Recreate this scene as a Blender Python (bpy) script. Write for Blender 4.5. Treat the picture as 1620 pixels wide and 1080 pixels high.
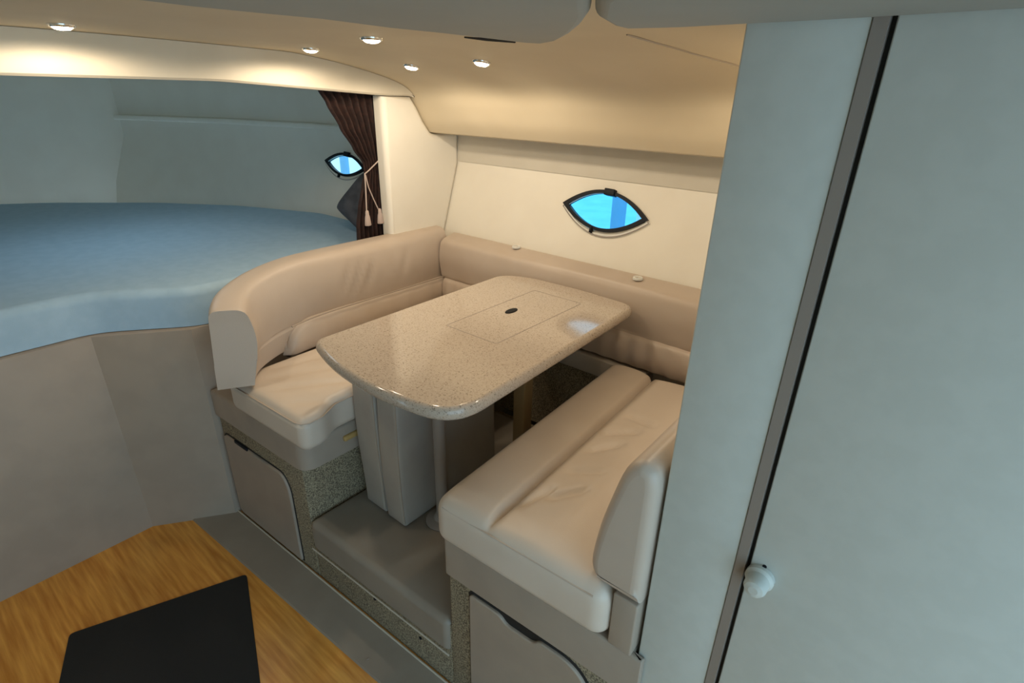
import bpy, bmesh, math, random
from mathutils import Vector, Matrix
random.seed(4)
D = bpy.data
for o in list(D.objects): D.objects.remove(o)
SC = bpy.context.scene
COL = SC.collection
S = 1.12                      # model units -> metres

# ------------------------------------------------------------------ camera
FPX, CX, CY, EYE = 865.0, 810.0, 540.0, 1.55
ROT = Matrix(((0.76838392, -0.27903151, 0.57595795),
              (0.63970216, 0.30791072, -0.70425289),
              (0.01916512, 0.90957814, 0.41509071)))
cam = D.objects.new('camera', D.cameras.new('camera')); COL.objects.link(cam)
cam.data.sensor_fit = 'HORIZONTAL'; cam.data.sensor_width = 36.0
cam.data.lens = FPX / 1620 * 36.0; cam.data.clip_start = 0.02
cam.matrix_world = Matrix.Translation((0, 0, EYE * S)) @ ROT.to_4x4()
SC.camera = cam

def hit(u, v, axis, val):
    """pixel -> point where its ray meets a plane x/y/z = val (model units)"""
    r = ROT @ Vector((u - CX, -(v - CY), -FPX)); o = Vector((0, 0, EYE))
    return o + r * ((val - o[axis]) / r[axis])

# ------------------------------------------------------------------ world, exposure
W = D.worlds.new('world'); SC.world = W; W.use_nodes = True
bg = W.node_tree.nodes['Background']
bg.inputs[0].default_value = (0.52, 0.80, 1.0, 1); bg.inputs[1].default_value = 1.9
SC.view_settings.view_transform = 'Standard'; SC.view_settings.look = 'None'
SC.view_settings.gamma = 1.0; SC.view_settings.use_curve_mapping = False
SC.view_settings.exposure = 0.45

# ------------------------------------------------------------------ materials
MATS = {}
def mat(name, col, rough=0.6, col2=None, scale=40, contrast=(0.4, 0.6), bump=0.0, bscale=200, metal=0.0, spec=0.5, bdist=0.002, detail=3.0):
    m = D.materials.new(name); m.use_nodes = True; nt = m.node_tree; N = nt.nodes; L = nt.links
    b = N['Principled BSDF']
    b.inputs['Base Color'].default_value = (*col, 1); b.inputs['Roughness'].default_value = rough
    b.inputs['Metallic'].default_value = metal; b.inputs['Specular IOR Level'].default_value = spec
    tc = N.new('ShaderNodeTexCoord')
    if col2 is not None:
        n = N.new('ShaderNodeTexNoise'); n.inputs['Scale'].default_value = scale; n.inputs['Detail'].default_value = detail
        r = N.new('ShaderNodeValToRGB')
        r.color_ramp.elements[0].position = contrast[0]; r.color_ramp.elements[1].position = contrast[1]
        r.color_ramp.elements[0].color = (*col2, 1); r.color_ramp.elements[1].color = (*col, 1)
        L.new(tc.outputs['Object'], n.inputs['Vector']); L.new(n.outputs['Fac'], r.inputs[0]); L.new(r.outputs[0], b.inputs['Base Color'])
    if bump:
        n2 = N.new('ShaderNodeTexNoise'); n2.inputs['Scale'].default_value = bscale; n2.inputs['Detail'].default_value = 4
        bp = N.new('ShaderNodeBump'); bp.inputs['Strength'].default_value = bump; bp.inputs['Distance'].default_value = bdist
        L.new(tc.outputs['Object'], n2.inputs['Vector']); L.new(n2.outputs['Fac'], bp.inputs['Height']); L.new(bp.outputs[0], b.inputs['Normal'])
    MATS[name] = m
    return m
mat('vinyl_beige', (0.53, 0.44, 0.365), 0.42, (0.50, 0.41, 0.335), 5, bump=0.12, bscale=260)
mat('vinyl_seat', (0.66, 0.565, 0.475), 0.40, (0.62, 0.525, 0.435), 4, bump=0.12, bscale=260)
mat('vinyl_trim', (0.37, 0.305, 0.245), 0.5, (0.345, 0.285, 0.23), 8, bump=0.1, bscale=300)
mat('vinyl_grey', (0.285, 0.25, 0.205), 0.5, (0.262, 0.228, 0.187), 6, bump=0.1, bscale=200)
mat('vinyl_pad', (0.40, 0.36, 0.31), 0.45, (0.36, 0.32, 0.28), 6, bump=0.1, bscale=200)
mat('hull_liner', (0.83, 0.79, 0.70), 0.75, (0.81, 0.765, 0.675), 6, bump=0.08, bscale=400)
mat('headliner', (0.64, 0.55, 0.40), 0.7, (0.61, 0.52, 0.375), 3, bump=0.08, bscale=400)
mat('liner_shade', (0.60, 0.565, 0.49), 0.8, (0.58, 0.545, 0.47), 6, bump=0.1, bscale=400)  # greyer hull liner, with the overhead locker's shade put into its colour
mat('headliner_grey', (0.36, 0.36, 0.33), 0.8, (0.34, 0.34, 0.31), 4, bump=0.1, bscale=300)
mat('panel_white', (0.55, 0.575, 0.54), 0.45, (0.53, 0.555, 0.52), 30, bump=0.03, bscale=300)
mat('frame_taupe', (0.26, 0.22, 0.19), 0.5)
mat('gap_black', (0.012, 0.012, 0.012), 0.7)
mat('black_plastic', (0.004, 0.006, 0.010), 0.5, spec=0.2)
mat('carpet', (0.40, 0.335, 0.22), 0.95, (0.115, 0.09, 0.06), 230, (0.38, 0.62), bump=0.6, bscale=240, bdist=0.004)
mat('chrome', (0.75, 0.74, 0.72), 0.2, metal=1.0)
mat('pole', (0.33, 0.29, 0.26), 0.4)
mat('post_tan', (0.40, 0.28, 0.14), 0.5)
mat('slot_wood', (0.50, 0.33, 0.12), 0.5, (0.4, 0.25, 0.08), 20)
mat('curtain', (0.036, 0.013, 0.009), 0.85, (0.018, 0.007, 0.006), 60)
mat('cord', (0.50, 0.40, 0.36), 0.8)
mat('mattress', (0.40, 0.56, 0.70), 0.9, (0.37, 0.53, 0.67), 20, bump=0.15, bscale=300)
mat('pillow', (0.085, 0.085, 0.10), 0.7, (0.05, 0.05, 0.06), 14)
mat('mat_black', (0.012, 0.012, 0.012), 0.9, bump=0.4, bscale=500)
mat('white_plastic', (0.72, 0.72, 0.68), 0.4)
mat('wall_cream', (0.66, 0.60, 0.49), 0.7, (0.63, 0.57, 0.46), 6)
mat('edge_light', (0.55, 0.51, 0.43), 0.5)
mat('white_hull', (0.8, 0.82, 0.84), 0.4)
mat('piling', (0.16, 0.36, 0.55), 0.7)
mat('water', (0.18, 0.60, 0.78), 0.6, (0.15, 0.54, 0.72), 3, bump=0.3, bscale=8, bdist=0.05)

def mat_wood():
    m = D.materials.new('sole_wood'); m.use_nodes = True; N = m.node_tree.nodes; L = m.node_tree.links; b = N['Principled BSDF']
    tc = N.new('ShaderNodeTexCoord'); mp = N.new('ShaderNodeMapping'); mp.inputs['Scale'].default_value = (1.2, 16, 1)
    n = N.new('ShaderNodeTexNoise'); n.inputs['Scale'].default_value = 4; n.inputs['Detail'].default_value = 6
    r = N.new('ShaderNodeValToRGB')
    r.color_ramp.elements[0].position = 0.3; r.color_ramp.elements[1].position = 0.72
    r.color_ramp.elements[0].color = (0.52, 0.20, 0.025, 1); r.color_ramp.elements[1].color = (0.80, 0.40, 0.08, 1)
    L.new(tc.outputs['Object'], mp.inputs[0]); L.new(mp.outputs[0], n.inputs['Vector']); L.new(n.outputs['Fac'], r.inputs[0]); L.new(r.outputs[0], b.inputs['Base Color'])
    b.inputs['Roughness'].default_value = 0.3
    MATS['sole_wood'] = m
mat_wood()

def mat_granite():
    m = D.materials.new('granite'); m.use_nodes = True; N = m.node_tree.nodes; L = m.node_tree.links; b = N['Principled BSDF']
    tc = N.new('ShaderNodeTexCoord')
    v = N.new('ShaderNodeTexVoronoi'); v.inputs['Scale'].default_value = 380
    n = N.new('ShaderNodeTexNoise'); n.inputs['Scale'].default_value = 150; n.inputs['Detail'].default_value = 5
    L.new(tc.outputs['Object'], v.inputs['Vector']); L.new(tc.outputs['Object'], n.inputs['Vector'])
    sp = N.new('ShaderNodeSeparateColor'); L.new(v.outputs['Color'], sp.inputs[0])
    r = N.new('ShaderNodeValToRGB'); cr = r.color_ramp
    cr.elements[0].position = 0.0; cr.elements[0].color = (0.15, 0.12, 0.095, 1)
    cr.elements[1].position = 1.0; cr.elements[1].color = (0.72, 0.65, 0.56, 1)
    for p, c in ((0.22, (0.24, 0.195, 0.15, 1)), (0.30, (0.45, 0.375, 0.305, 1)), (0.78, (0.51, 0.43, 0.355, 1))):
        e = cr.elements.new(p); e.color = c
    ad = N.new('ShaderNodeMath'); ad.operation = 'MULTIPLY_ADD'; ad.inputs[1].default_value = 0.55
    ad2 = N.new('ShaderNodeMath'); ad2.operation = 'MULTIPLY'; ad2.inputs[1].default_value = 0.45
    L.new(n.outputs['Fac'], ad2.inputs[0]); L.new(sp.outputs[0], ad.inputs[0]); L.new(ad2.outputs[0], ad.inputs[2])
    L.new(ad.outputs[0], r.inputs[0]); L.new(r.outputs[0], b.inputs['Base Color'])
    b.inputs['Roughness'].default_value = 0.09
    MATS['granite'] = m
mat_granite()

def mat_glass(name, tint):
    m = D.materials.new(name); m.use_nodes = True; N = m.node_tree.nodes; L = m.node_tree.links
    N.remove(N['Principled BSDF']); out = N['Material Output']
    t = N.new('ShaderNodeBsdfTransparent'); t.inputs[0].default_value = (*tint, 1)
    g = N.new('ShaderNodeBsdfGlossy'); g.inputs['Roughness'].default_value = 0.02
    mx = N.new('ShaderNodeMixShader')
    mx.inputs[0].default_value = 0.05; L.new(t.outputs[0], mx.inputs[1]); L.new(g.outputs[0], mx.inputs[2]); L.new(mx.outputs[0], out.inputs[0])
    MATS[name] = m
mat_glass('glass_tint', (0.62, 0.86, 0.95)); mat_glass('glass_clear', (0.92, 0.98, 1.0))
def mat_emit(name, col, st):
    m = D.materials.new(name); m.use_nodes = True; N = m.node_tree.nodes; b = N['Principled BSDF']
    b.inputs['Emission Color'].default_value = (*col, 1); b.inputs['Emission Strength'].default_value = st
    MATS[name] = m
mat_emit('lamp_lens', (1.0, 0.82, 0.55), 14.0)

# ------------------------------------------------------------------ mesh helpers
def link(o, parent=None, wloc=(0, 0, 0)):
    COL.objects.link(o)
    if parent is not None:
        o.parent = parent; pw = Vector((0, 0, 0)); p = parent
        while p is not None: pw += p.location; p = p.parent
        o.location = Vector(wloc) - pw
    else:
        o.location = wloc
    return o
def make(name, verts, faces, m, parent=None, smooth=True, angle=40):
    vs = [Vector(v) * S for v in verts]
    lo = Vector([min(v[i] for v in vs) for i in range(3)]); hi = Vector([max(v[i] for v in vs) for i in range(3)])
    base = Vector(((lo.x + hi.x) / 2, (lo.y + hi.y) / 2, lo.z))
    me = D.meshes.new(name); me.from_pydata([v - base for v in vs], [], faces)
    bm = bmesh.new(); bm.from_mesh(me)
    bmesh.ops.recalc_face_normals(bm, faces=bm.faces)
    for f in bm.faces: f.smooth = smooth and len(f.verts) <= 4
    if smooth:
        ca = math.radians(angle)
        for e in bm.edges:
            if len(e.link_faces) == 2 and e.calc_face_angle(0) > ca: e.smooth = False
    bm.to_mesh(me); bm.free()
    me.materials.append(MATS[m])
    return link(D.objects.new(name, me), parent, base)
def join(*parts):
    V, F = [], []
    for v, f in parts:
        k = len(V); V += list(v); F += [tuple(i + k for i in q) for q in f]
    return V, F
def tag(o, label=None, cat=None, group=None, kind=None):
    if label: o['label'] = label
    if cat: o['category'] = cat
    if group: o['group'] = group
    if kind: o['kind'] = kind
    return o
def thing(name, loc, label, cat, group=None):
    o = D.objects.new(name, None); o.empty_display_size = 0.05
    COL.objects.link(o); o.location = Vector(loc) * S
    return tag(o, label, cat, group)
def box(x0, x1, y0, y1, z0, z1):
    return ([(x, y, z) for x in (x0, x1) for y in (y0, y1) for z in (z0, z1)],
            [(0, 1, 3, 2), (4, 6, 7, 5), (0, 4, 5, 1), (2, 3, 7, 6), (0, 2, 6, 4), (1, 5, 7, 3)])
def rbox(x0, x1, y0, y1, z0, z1, r, n=(8, 8, 4), k=4, disp=None):
    """rounded box with a dense grid; disp(p, normal) -> moved point"""
    c = ((x0 + x1) / 2, (y0 + y1) / 2, (z0 + z1) / 2); h = ((x1 - x0) / 2, (y1 - y0) / 2, (z1 - z0) / 2)
    r = min(r, *h)
    def axis(i):
        a = [-h[i] + r * (1 - math.cos(math.pi / 2 * t / k)) * 1.0 for t in range(k)]
        a = [-h[i] + r * t / k for t in range(k)]
        mid = [-(h[i] - r) + 2 * (h[i] - r) * t / n[i] for t in range(n[i] + 1)]
        return a + mid + [-q for q in reversed(a)]
    A = [axis(i) for i in range(3)]
    V, F, idx = [], [], {}
    def vert(p):
        key = tuple(round(q, 6) for q in p)
        if key in idx: return idx[key]
        inner = [max(-h[i] + r, min(h[i] - r, p[i])) for i in range(3)]
        d = Vector([p[i] - inner[i] for i in range(3)])
        # cube -> sphere on the rounding
        nn = d.normalized() if d.length > 1e-9 else Vector((0, 0, 0))
        q = Vector(inner) + nn * r
        w = Vector((q.x + c[0], q.y + c[1], q.z + c[2]))
        if disp: w = Vector(disp(w, nn))
        idx[key] = len(V); V.append(tuple(w)); return idx[key]
    for ax in range(3):
        b, g = [i for i in range(3) if i != ax]
        for s in (-1, 1):
            for i in range(len(A[b]) - 1):
                for j in range(len(A[g]) - 1):
                    q = []
                    for (ii, jj) in ((i, j), (i + 1, j), (i + 1, j + 1), (i, j + 1)):
                        p = [0, 0, 0]; p[ax] = s * h[ax]; p[b] = A[b][ii]; p[g] = A[g][jj]; q.append(vert(p))
                    if len(set(q)) == 4: F.append(tuple(q))
                    elif len(set(q)) == 3: F.append(tuple(dict.fromkeys(q)))
    return V, F
def roundpoly(pts, r, n=5):
    """round the corners of a closed 2D polygon; r scalar or list"""
    out = []; N = len(pts)
    for i in range(N):
        p0, p1, p2 = Vector(pts[i - 1]), Vector(pts[i]), Vector(pts[(i + 1) % N])
        rr = r[i] if isinstance(r, (list, tuple)) else r
        a, b = (p0 - p1), (p2 - p1)
        rr = min(rr, a.length * .49, b.length * .49)
        if rr < 1e-5: out.append(tuple(p1)); continue
        a = p1 + a.normalized() * rr; b = p1 + b.normalized() * rr
        for t in range(n + 1):
            t /= n; out.append(tuple(a * (1 - t) ** 2 + p1 * 2 * t * (1 - t) + b * t * t))
    return out
def sweep(prof, path, closed_prof=True, caps=True, disp=None):
    """prof: (a,b) a = offset along the horizontal left normal of the path, b = z. path: (x,y) points"""
    V, F = [], []; n = len(prof); P = [Vector(p) for p in path]
    for i, p in enumerate(P):
        t = (P[min(i + 1, len(P) - 1)] - P[max(i - 1, 0)]).normalized(); nr = Vector((-t.y, t.x))
        for (a, b) in prof:
            q = Vector((p.x + nr.x * a, p.y + nr.y * a, b))
            if disp: q = Vector(disp(q, i, a, b))
            V.append(tuple(q))
    m = n if closed_prof else n - 1
    for i in range(len(P) - 1):
        for j in range(m):
            k = (j + 1) % n
            F.append((i * n + j, i * n + k, (i + 1) * n + k, (i + 1) * n + j))
    if caps and closed_prof:
        F.append(tuple(range(n))); F.append(tuple((len(P) - 1) * n + j for j in reversed(range(n))))
    return V, F
def prism(poly, f3, d0, d1, bev=0.0, seg=2):
    """poly of (a,b); f3(a,b,d) -> 3D point; extruded from d0 to d1, front edge (d0) bevelled by bev"""
    n = len(poly); cx = sum(p[0] for p in poly) / n; cy = sum(p[1] for p in poly) / n
    rings = []
    if bev:
        for s in range(seg + 1):
            t = s / seg * math.pi / 2
            rings.append((bev * (1 - math.sin(t)), d0 + (d1 - d0 > 0 and 1 or -1) * bev * (1 - math.cos(t))))
    else: rings.append((0, d0))
    rings.append((0, d1))
    V, F = [], []
    area = sum(poly[i - 1][0] * poly[i][1] - poly[i][0] * poly[i - 1][1] for i in range(n))
    sg = 1 if area > 0 else -1
    nrm = []
    for i in range(n):
        t = (Vector(poly[(i + 1) % n]) - Vector(poly[i - 1])).normalized(); nrm.append((-t.y * sg, t.x * sg))
    for ins, d in rings:
        for i, p in enumerate(poly): V.append(tuple(f3(p[0] + nrm[i][0] * ins, p[1] + nrm[i][1] * ins, d)))
    R = len(rings)
    for k in range(R - 1):
        for i in range(n):
            j = (i + 1) % n; F.append((k * n + i, k * n + j, (k + 1) * n + j, (k + 1) * n + i))
    F.append(tuple(range(n))); F.append(tuple((R - 1) * n + i for i in reversed(range(n))))
    return V, F
def tube(pts, r, n=10, caps=True):
    P = [Vector(p) for p in pts]; V, F = [], []
    for i, p in enumerate(P):
        t = (P[min(i + 1, len(P) - 1)] - P[max(i - 1, 0)]).normalized()
        up = Vector((0, 0, 1)) if abs(t.z) < 0.9 else Vector((1, 0, 0))
        a = t.cross(up).normalized(); b = t.cross(a)
        rr = r[i] if isinstance(r, (list, tuple)) else r
        for k in range(n):
            w = 2 * math.pi * k / n; V.append(tuple(p + (a * math.cos(w) + b * math.sin(w)) * rr))
    for i in range(len(P) - 1):
        for k in range(n):
            F.append((i * n + k, i * n + (k + 1) % n, (i + 1) * n + (k + 1) % n, (i + 1) * n + k))
    if caps: F.append(tuple(range(n))); F.append(tuple((len(P) - 1) * n + k for k in reversed(range(n))))
    return V, F
def loop_tube(pts, r, n=8):
    P = [Vector(p) for p in pts]; V, F = [], []; N = len(P); c = sum(P, Vector()) / N
    for i, p in enumerate(P):
        t = (P[(i + 1) % N] - P[i - 1]).normalized(); a = (p - c); a = (a - t * a.dot(t)).normalized(); b = t.cross(a)
        for k in range(n):
            w = 2 * math.pi * k / n; V.append(tuple(p + (a * math.cos(w) + b * math.sin(w)) * r))
    for i in range(N):
        for k in range(n):
            j = (i + 1) % N; F.append((i * n + k, i * n + (k + 1) % n, j * n + (k + 1) % n, j * n + k))
    return V, F
def lathe(prof, c, n=24, axis='z'):
    """prof: (radius, height)"""
    V, F = [], []
    for (r, h) in prof:
        for k in range(n):
            w = 2 * math.pi * k / n; a, b = r * math.cos(w), r * math.sin(w)
            V.append((c[0] + a, c[1] + b, c[2] + h) if axis == 'z' else (c[0] + a, c[1] + h, c[2] + b))
    for i in range(len(prof) - 1):
        for k in range(n): F.append((i * n + k, i * n + (k + 1) % n, (i + 1) * n + (k + 1) % n, (i + 1) * n + k))
    F.append(tuple(range(n))); F.append(tuple((len(prof) - 1) * n + k for k in reversed(range(n))))
    return V, F
def gauss(d, s): return math.exp(-(d / s) ** 2)
def xf(vf, fn): return [tuple(fn(Vector(v))) for v in vf[0]], vf[1]
def ysk(x): return 0.045 * (x + 1.0)                 # the aisle front runs a little out of square
def aisle(v): return (v[0], v[1] + ysk(v[0]), v[2])
YA = 0.681                                            # aisle face at x = -1
def apix(u, v):                                       # pixel -> (x, z) on the aisle face
    y = YA
    for _ in range(6):
        p = hit(u, v, 1, y); y = YA + ysk(p.x)
    return (p.x, p.z)

# ================================================================== SETTING
# floor: wood sole, with the grey strip along the dinette
tag(make('floor', *box(-2.3, 1.6, -1.25, 1.70, -0.04, 0.0), 'sole_wood', smooth=False),
    'orange wooden cabin sole in the aisle', kind='structure')
sb = [hit(u, v, 2, 0.004) for u, v in ((400, 905), (600, 1080))]
sl = (sb[1].y - sb[0].y) / (sb[1].x - sb[0].x)
def strip_y0(x): return sb[0].y + sl * (x - sb[0].x)
x0, x1 = -2.04, 0.6
V = []
for x in (x0, x1):
    a, b = strip_y0(x), YA + ysk(x) - 0.004
    V += [(x, a, 0.0), (x, a + 0.004, 0.006), (x, b - 0.008, 0.006), (x, b, 0.006), (x, b, 0.0)]
F = [(i, (i + 1) % 5, (i + 1) % 5 + 5, i + 5) for i in range(5)] + [(0, 1, 2, 3, 4), (9, 8, 7, 6, 5)]
st = tag(make('trim_1', V, F, 'vinyl_grey', smooth=False), 'flat grey vinyl strip between wooden sole and carpeted bases', kind='structure')
make('edge_bead', *tube([(x, YA + ysk(x) - 0.009, 0.008) for x in (x0, -1, x1)], 0.003, 6), 'edge_light', st)
for (u, v) in ((582, 1042), ):
    p = hit(u, v, 2, 0.006); make('screw', *lathe([(0.004, 0.0), (0.004, 0.0015), (0.002, 0.002)], (p.x, p.y, 0.006), 10), 'frame_taupe', st)

# hull side: one swept profile; portholes cut out
HP = [(1.656, 0.0), (1.656, 0.70), (1.71, 0.985), (1.80, 1.258), (1.80, 1.40), (1.80, 1.74)]
hull_path = [(0.6, 0), (-0.4, 0), (-1.83, 0), (-2.3, 0), (-2.7, -0.01), (-2.95, -0.08), (-3.2, -0.20), (-3.6, -0.46), (-4.0, -0.85), (-4.25, -1.25)]
TH = 0.05
prof = [(-a, b) for a, b in HP] + [(-(a + TH), b) for a, b in reversed(HP)]
hv = sweep(prof, hull_path)
wall = make('wall_back', *hv, 'hull_liner', angle=20)
tag(wall, 'cream padded hull side with a sloping lower panel', kind='structure')
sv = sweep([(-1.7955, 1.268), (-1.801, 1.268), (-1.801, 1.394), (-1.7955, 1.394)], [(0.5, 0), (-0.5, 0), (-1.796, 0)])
make('shade_strip', *sv, 'liner_shade', wall, smooth=False)  # thin overlay painting in the shade below the overhead locker
EZ = Vector((0, 0.09, 0.273)).normalized(); EN = Vector((0, -EZ.z, EZ.y))      # up the slope; into the cabin
def lens(c, w, h, n=20, off=0.0, ex=Vector((1, 0, -0.035))):
    ex = ex.normalized(); pts = []
    for i in range(n): t = -1 + 2 * i / n; pts.append((t, 1 - t * t))
    for i in range(n): t = 1 - 2 * i / n; pts.append((t, -(1 - t * t)))
    return [Vector(c) + ex * (a * w) + EZ * (b * h) + EN * off for a, b in pts]
PORT = [(-1.022, 1.768, 1.160), (-2.610, 1.768, 1.180)]
PW, PH = 0.172, 0.070
for c in PORT:
    PH = 0.070 if c[0] > -2 else 0.056
    a = lens(c, PW - 0.022, PH - 0.012, off=0.04); b = lens((c[0] - (0.10 if c[0] < -2 else 0.04), c[1], c[2] - 0.02), PW * 1.5, PH * 1.7, off=-0.16); n = len(a)
    cut = make('cut', [*a, *b], [(i, (i + 1) % n, n + (i + 1) % n, n + i) for i in range(n)] + [tuple(range(n)), tuple(range(2 * n - 1, n - 1, -1))], 'hull_liner', smooth=False)
    md = wall.modifiers.new('b', 'BOOLEAN'); md.operation = 'DIFFERENCE'; md.object = cut; md.solver = 'EXACT'
    bpy.context.view_layer.update()
    me = D.meshes.new_from_object(wall.evaluated_get(bpy.context.evaluated_depsgraph_get()))
    wall.modifiers.clear(); wall.data = me; D.objects.remove(cut)
lab = ['lens-shaped porthole in hull wall above dinette table', 'lens-shaped porthole beside the curtain over the berth']
for i, c in enumerate(PORT):
    PH = (0.070, 0.056)[i]
    def band(w0, h0, w1, h1, o0, o1):
        A = [lens(c, w0, h0, off=o0), lens(c, w1, h1, off=o0), lens(c, w1, h1, off=o1), lens(c, w0, h0, off=o1)]; n = len(A[0])
        V = [v for r in A for v in r]; F = []
        for k in range(4):
            for j in range(n): F.append((k * n + j, k * n + (j + 1) % n, ((k + 1) % 4) * n + (j + 1) % n, ((k + 1) % 4) * n + j))
        return V, F
    cc = c
    c = (cc[0] + 0.003, cc[1] - 0.004, cc[2] - 0.010)
    w = make('window_%d' % (i + 1), *band(PW + 0.012, PH + 0.013, PW - 0.004, PH + 0.003, 0.0004, 0.006), 'white_plastic', angle=30)
    tag(w, lab[i], kind='structure')
    make('rim', *loop_tube(lens(c, PW + 0.008, PH + 0.010, off=0.007), 0.0022, 6), 'pole', w)
    c = cc
    make('frame', *band(PW + 0.007, PH + 0.004, PW - 0.017, PH - 0.008, -0.010, 0.013), 'black_plastic', w, angle=30)
    g0, g1 = lens(c, PW - 0.016, PH - 0.008, off=-0.002), lens(c, PW - 0.016, PH - 0.008, off=-0.006); n = len(g0)
    make('pane', [*g0, *g1], [(j, (j + 1) % n, n + (j + 1) % n, n + j) for j in range(n)] + [tuple(range(n)), tuple(range(2 * n - 1, n - 1, -1))], 'glass_tint' if i == 0 else 'glass_clear', w, smooth=False)
    def blk(a0, a1, b0, b1, o0, o1):
        def f(v): return Vector(c) + Vector((1, 0, -0.035)) * v[0] + EZ * v[1] + EN * v[2]
        return xf(rbox(a0, a1, b0, b1, o0, o1, 0.003, (2, 2, 2), 2), f)
    make('hinge', *blk(-0.012, 0.030, PH - 0.014, PH + 0.010, -0.008, 0.020), 'black_plastic', w)
    make('latch', *blk(-0.036, -0.026, -PH - 0.016, -PH + 0.006, 0.002, 0.018), 'black_plastic', w)

# ceiling and overhead lockers: one swept headliner
def smooth_chain(pts, n=6):
    out = []; P = [Vector(p) for p in pts]
    for i in range(len(P) - 1):
        p0, p1, p2, p3 = P[max(i - 1, 0)], P[i], P[i + 1], P[min(i + 2, len(P) - 1)]
        for t in range(n):
            t /= n
            out.append(tuple(0.5 * ((2 * p1) + (p2 - p0) * t + (2 * p0 - 5 * p1 + 4 * p2 - p3) * t * t + (3 * p1 - p0 - 3 * p2 + p3) * t ** 3)))
    out.append(tuple(P[-1])); return out
CP = smooth_chain([(-1.4, 1.60), (-0.7, 1.65), (0.3, 1.664), (0.94, 1.655), (1.10, 1.646), (1.29, 1.618), (1.458, 1.580), (1.535, 1.545), (1.578, 1.49), (1.612, 1.434), (1.645, 1.393)])
def ceil_z(y):
    for (a, b), (c_, d_) in zip(CP, CP[1:]):
        if a <= y <= c_: return b + (d_ - b) * (y - a) / (c_ - a)
    return 1.4
cprof = CP + [(1.665, 1.388), (1.798, 1.396), (1.798, 1.74), (-1.4, 1.74)]
V, F = [], []; n = len(cprof)
for x in (-1.845, 0.7):
    V += [(x, a, b) for a, b in cprof]
F = [(j, (j + 1) % n, n + (j + 1) % n, n + j) for j in range(n)] + [tuple(range(n)), tuple(range(2 * n - 1, n - 1, -1))]
ceil = tag(make('ceiling', V, F, 'headliner', angle=35), 'beige padded headliner curving down into the overhead locker front', kind='structure')
# seam bead on the ceiling towards the white partition
sm = []
for (u, v) in ((992, 54), (1040, 68), (1070, 76), (1100, 85), (1135, 94), (1175, 105)):
    p = min((hit(u, v, 1, 0.8 + 0.002 * k_) for k_ in range(400)), key=lambda q: abs(q.z - ceil_z(q.y)))
    sm.append((p.x, p.y, ceil_z(p.y) - 0.0005))
make('seam_bead', *tube(sm, 0.0022, 6), 'vinyl_trim', ceil)

# padded drop panels of the centre ceiling
def drop_panel(name, pix, extra, z0, label):
    pts = [hit(u, v, 2, z0)[:2] for u, v in pix] + extra
    V, F = prism(pts, lambda a, b, d: (a, b, d), z0, 1.675, 0.014, 5)
    return tag(make(name, V, F, 'headliner_grey', angle=50), label, kind='structure')
dp = drop_panel('trim_2', [(300, 12), (402, 22), (500, 31), (610, 45), (690, 53), (760, 61), (820, 68), (860, 70), (885, 66), (905, 56), (922, 43), (934, 28), (936, 5)],
           [(-0.28, 0.42), (-0.1, 0.1), (0.4, -0.3), (0.4, -0.9), (-0.72, -0.9), (-0.72, 0.0)], 1.628, 'grey padded ceiling panel with a rounded end')
make('slit', *tube([hit(u, v, 2, 1.640) for u, v in ((735, 59), (770, 62.5), (815, 67))], [0.0015, 0.003, 0.0015], 6), 'gap_black', dp)
drop_panel('trim_3', [(941, 5), (940, 30), (962, 42), (990, 47), (1080, 45), (1175, 40), (1300, 34)],
           [(0.35, 0.70), (0.4, 0.35), (-0.18, 0.35)], 1.624, 'grey padded ceiling panel above the white partition')

# forward bulkhead: header over the berth opening, and the column at the hull
def zb(y): return 1.528 + 0.034 * max(0.0, min(1.0, (1.42 - y) / 0.6)) if y < 1.42 else 1.528
ys = [-1.2 + 0.05 * i for i in range(53)] + [1.43 + 0.0155 * i for i in range(9)]
V, F = [], []
for y in ys:
    t, b = ceil_z(y) - 0.001, min(zb(y), ceil_z(y) - 0.004)
    V += [(-1.84, y, t), (-1.788, y, t), (-1.788, y, b + 0.006), (-1.794, y, b), (-1.84, y, b)]
for i in range(len(ys) - 1):
    for j in range(5): F.append((i * 5 + j, i * 5 + (j + 1) % 5, i * 5 + 5 + (j + 1) % 5, i * 5 + 5 + j))
F += [(0, 1, 2, 3, 4), tuple(len(V) - 1 - j for j in range(5))]
tag(make('trim_4', V, F, 'wall_cream', angle=30), 'cream arched header above the berth opening', kind='structure')
colp = [(1.402, 0.90), (1.69, 0.93), (1.712, 0.985), (1.80, 1.258), (1.80, 1.385), (1.66, 1.386), (1.642, 1.394), (1.610, 1.434), (1.577, 1.488), (1.545, 1.527), (1.402, 1.527)]
V, F = prism(colp, lambda a, b, d: (d, a, b), -1.797, -1.85, 0.022, 6)
tag(make('wall_left', V, F, 'hull_liner', angle=30), 'cream upholstered bulkhead column beside the curtain', kind='structure')

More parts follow.
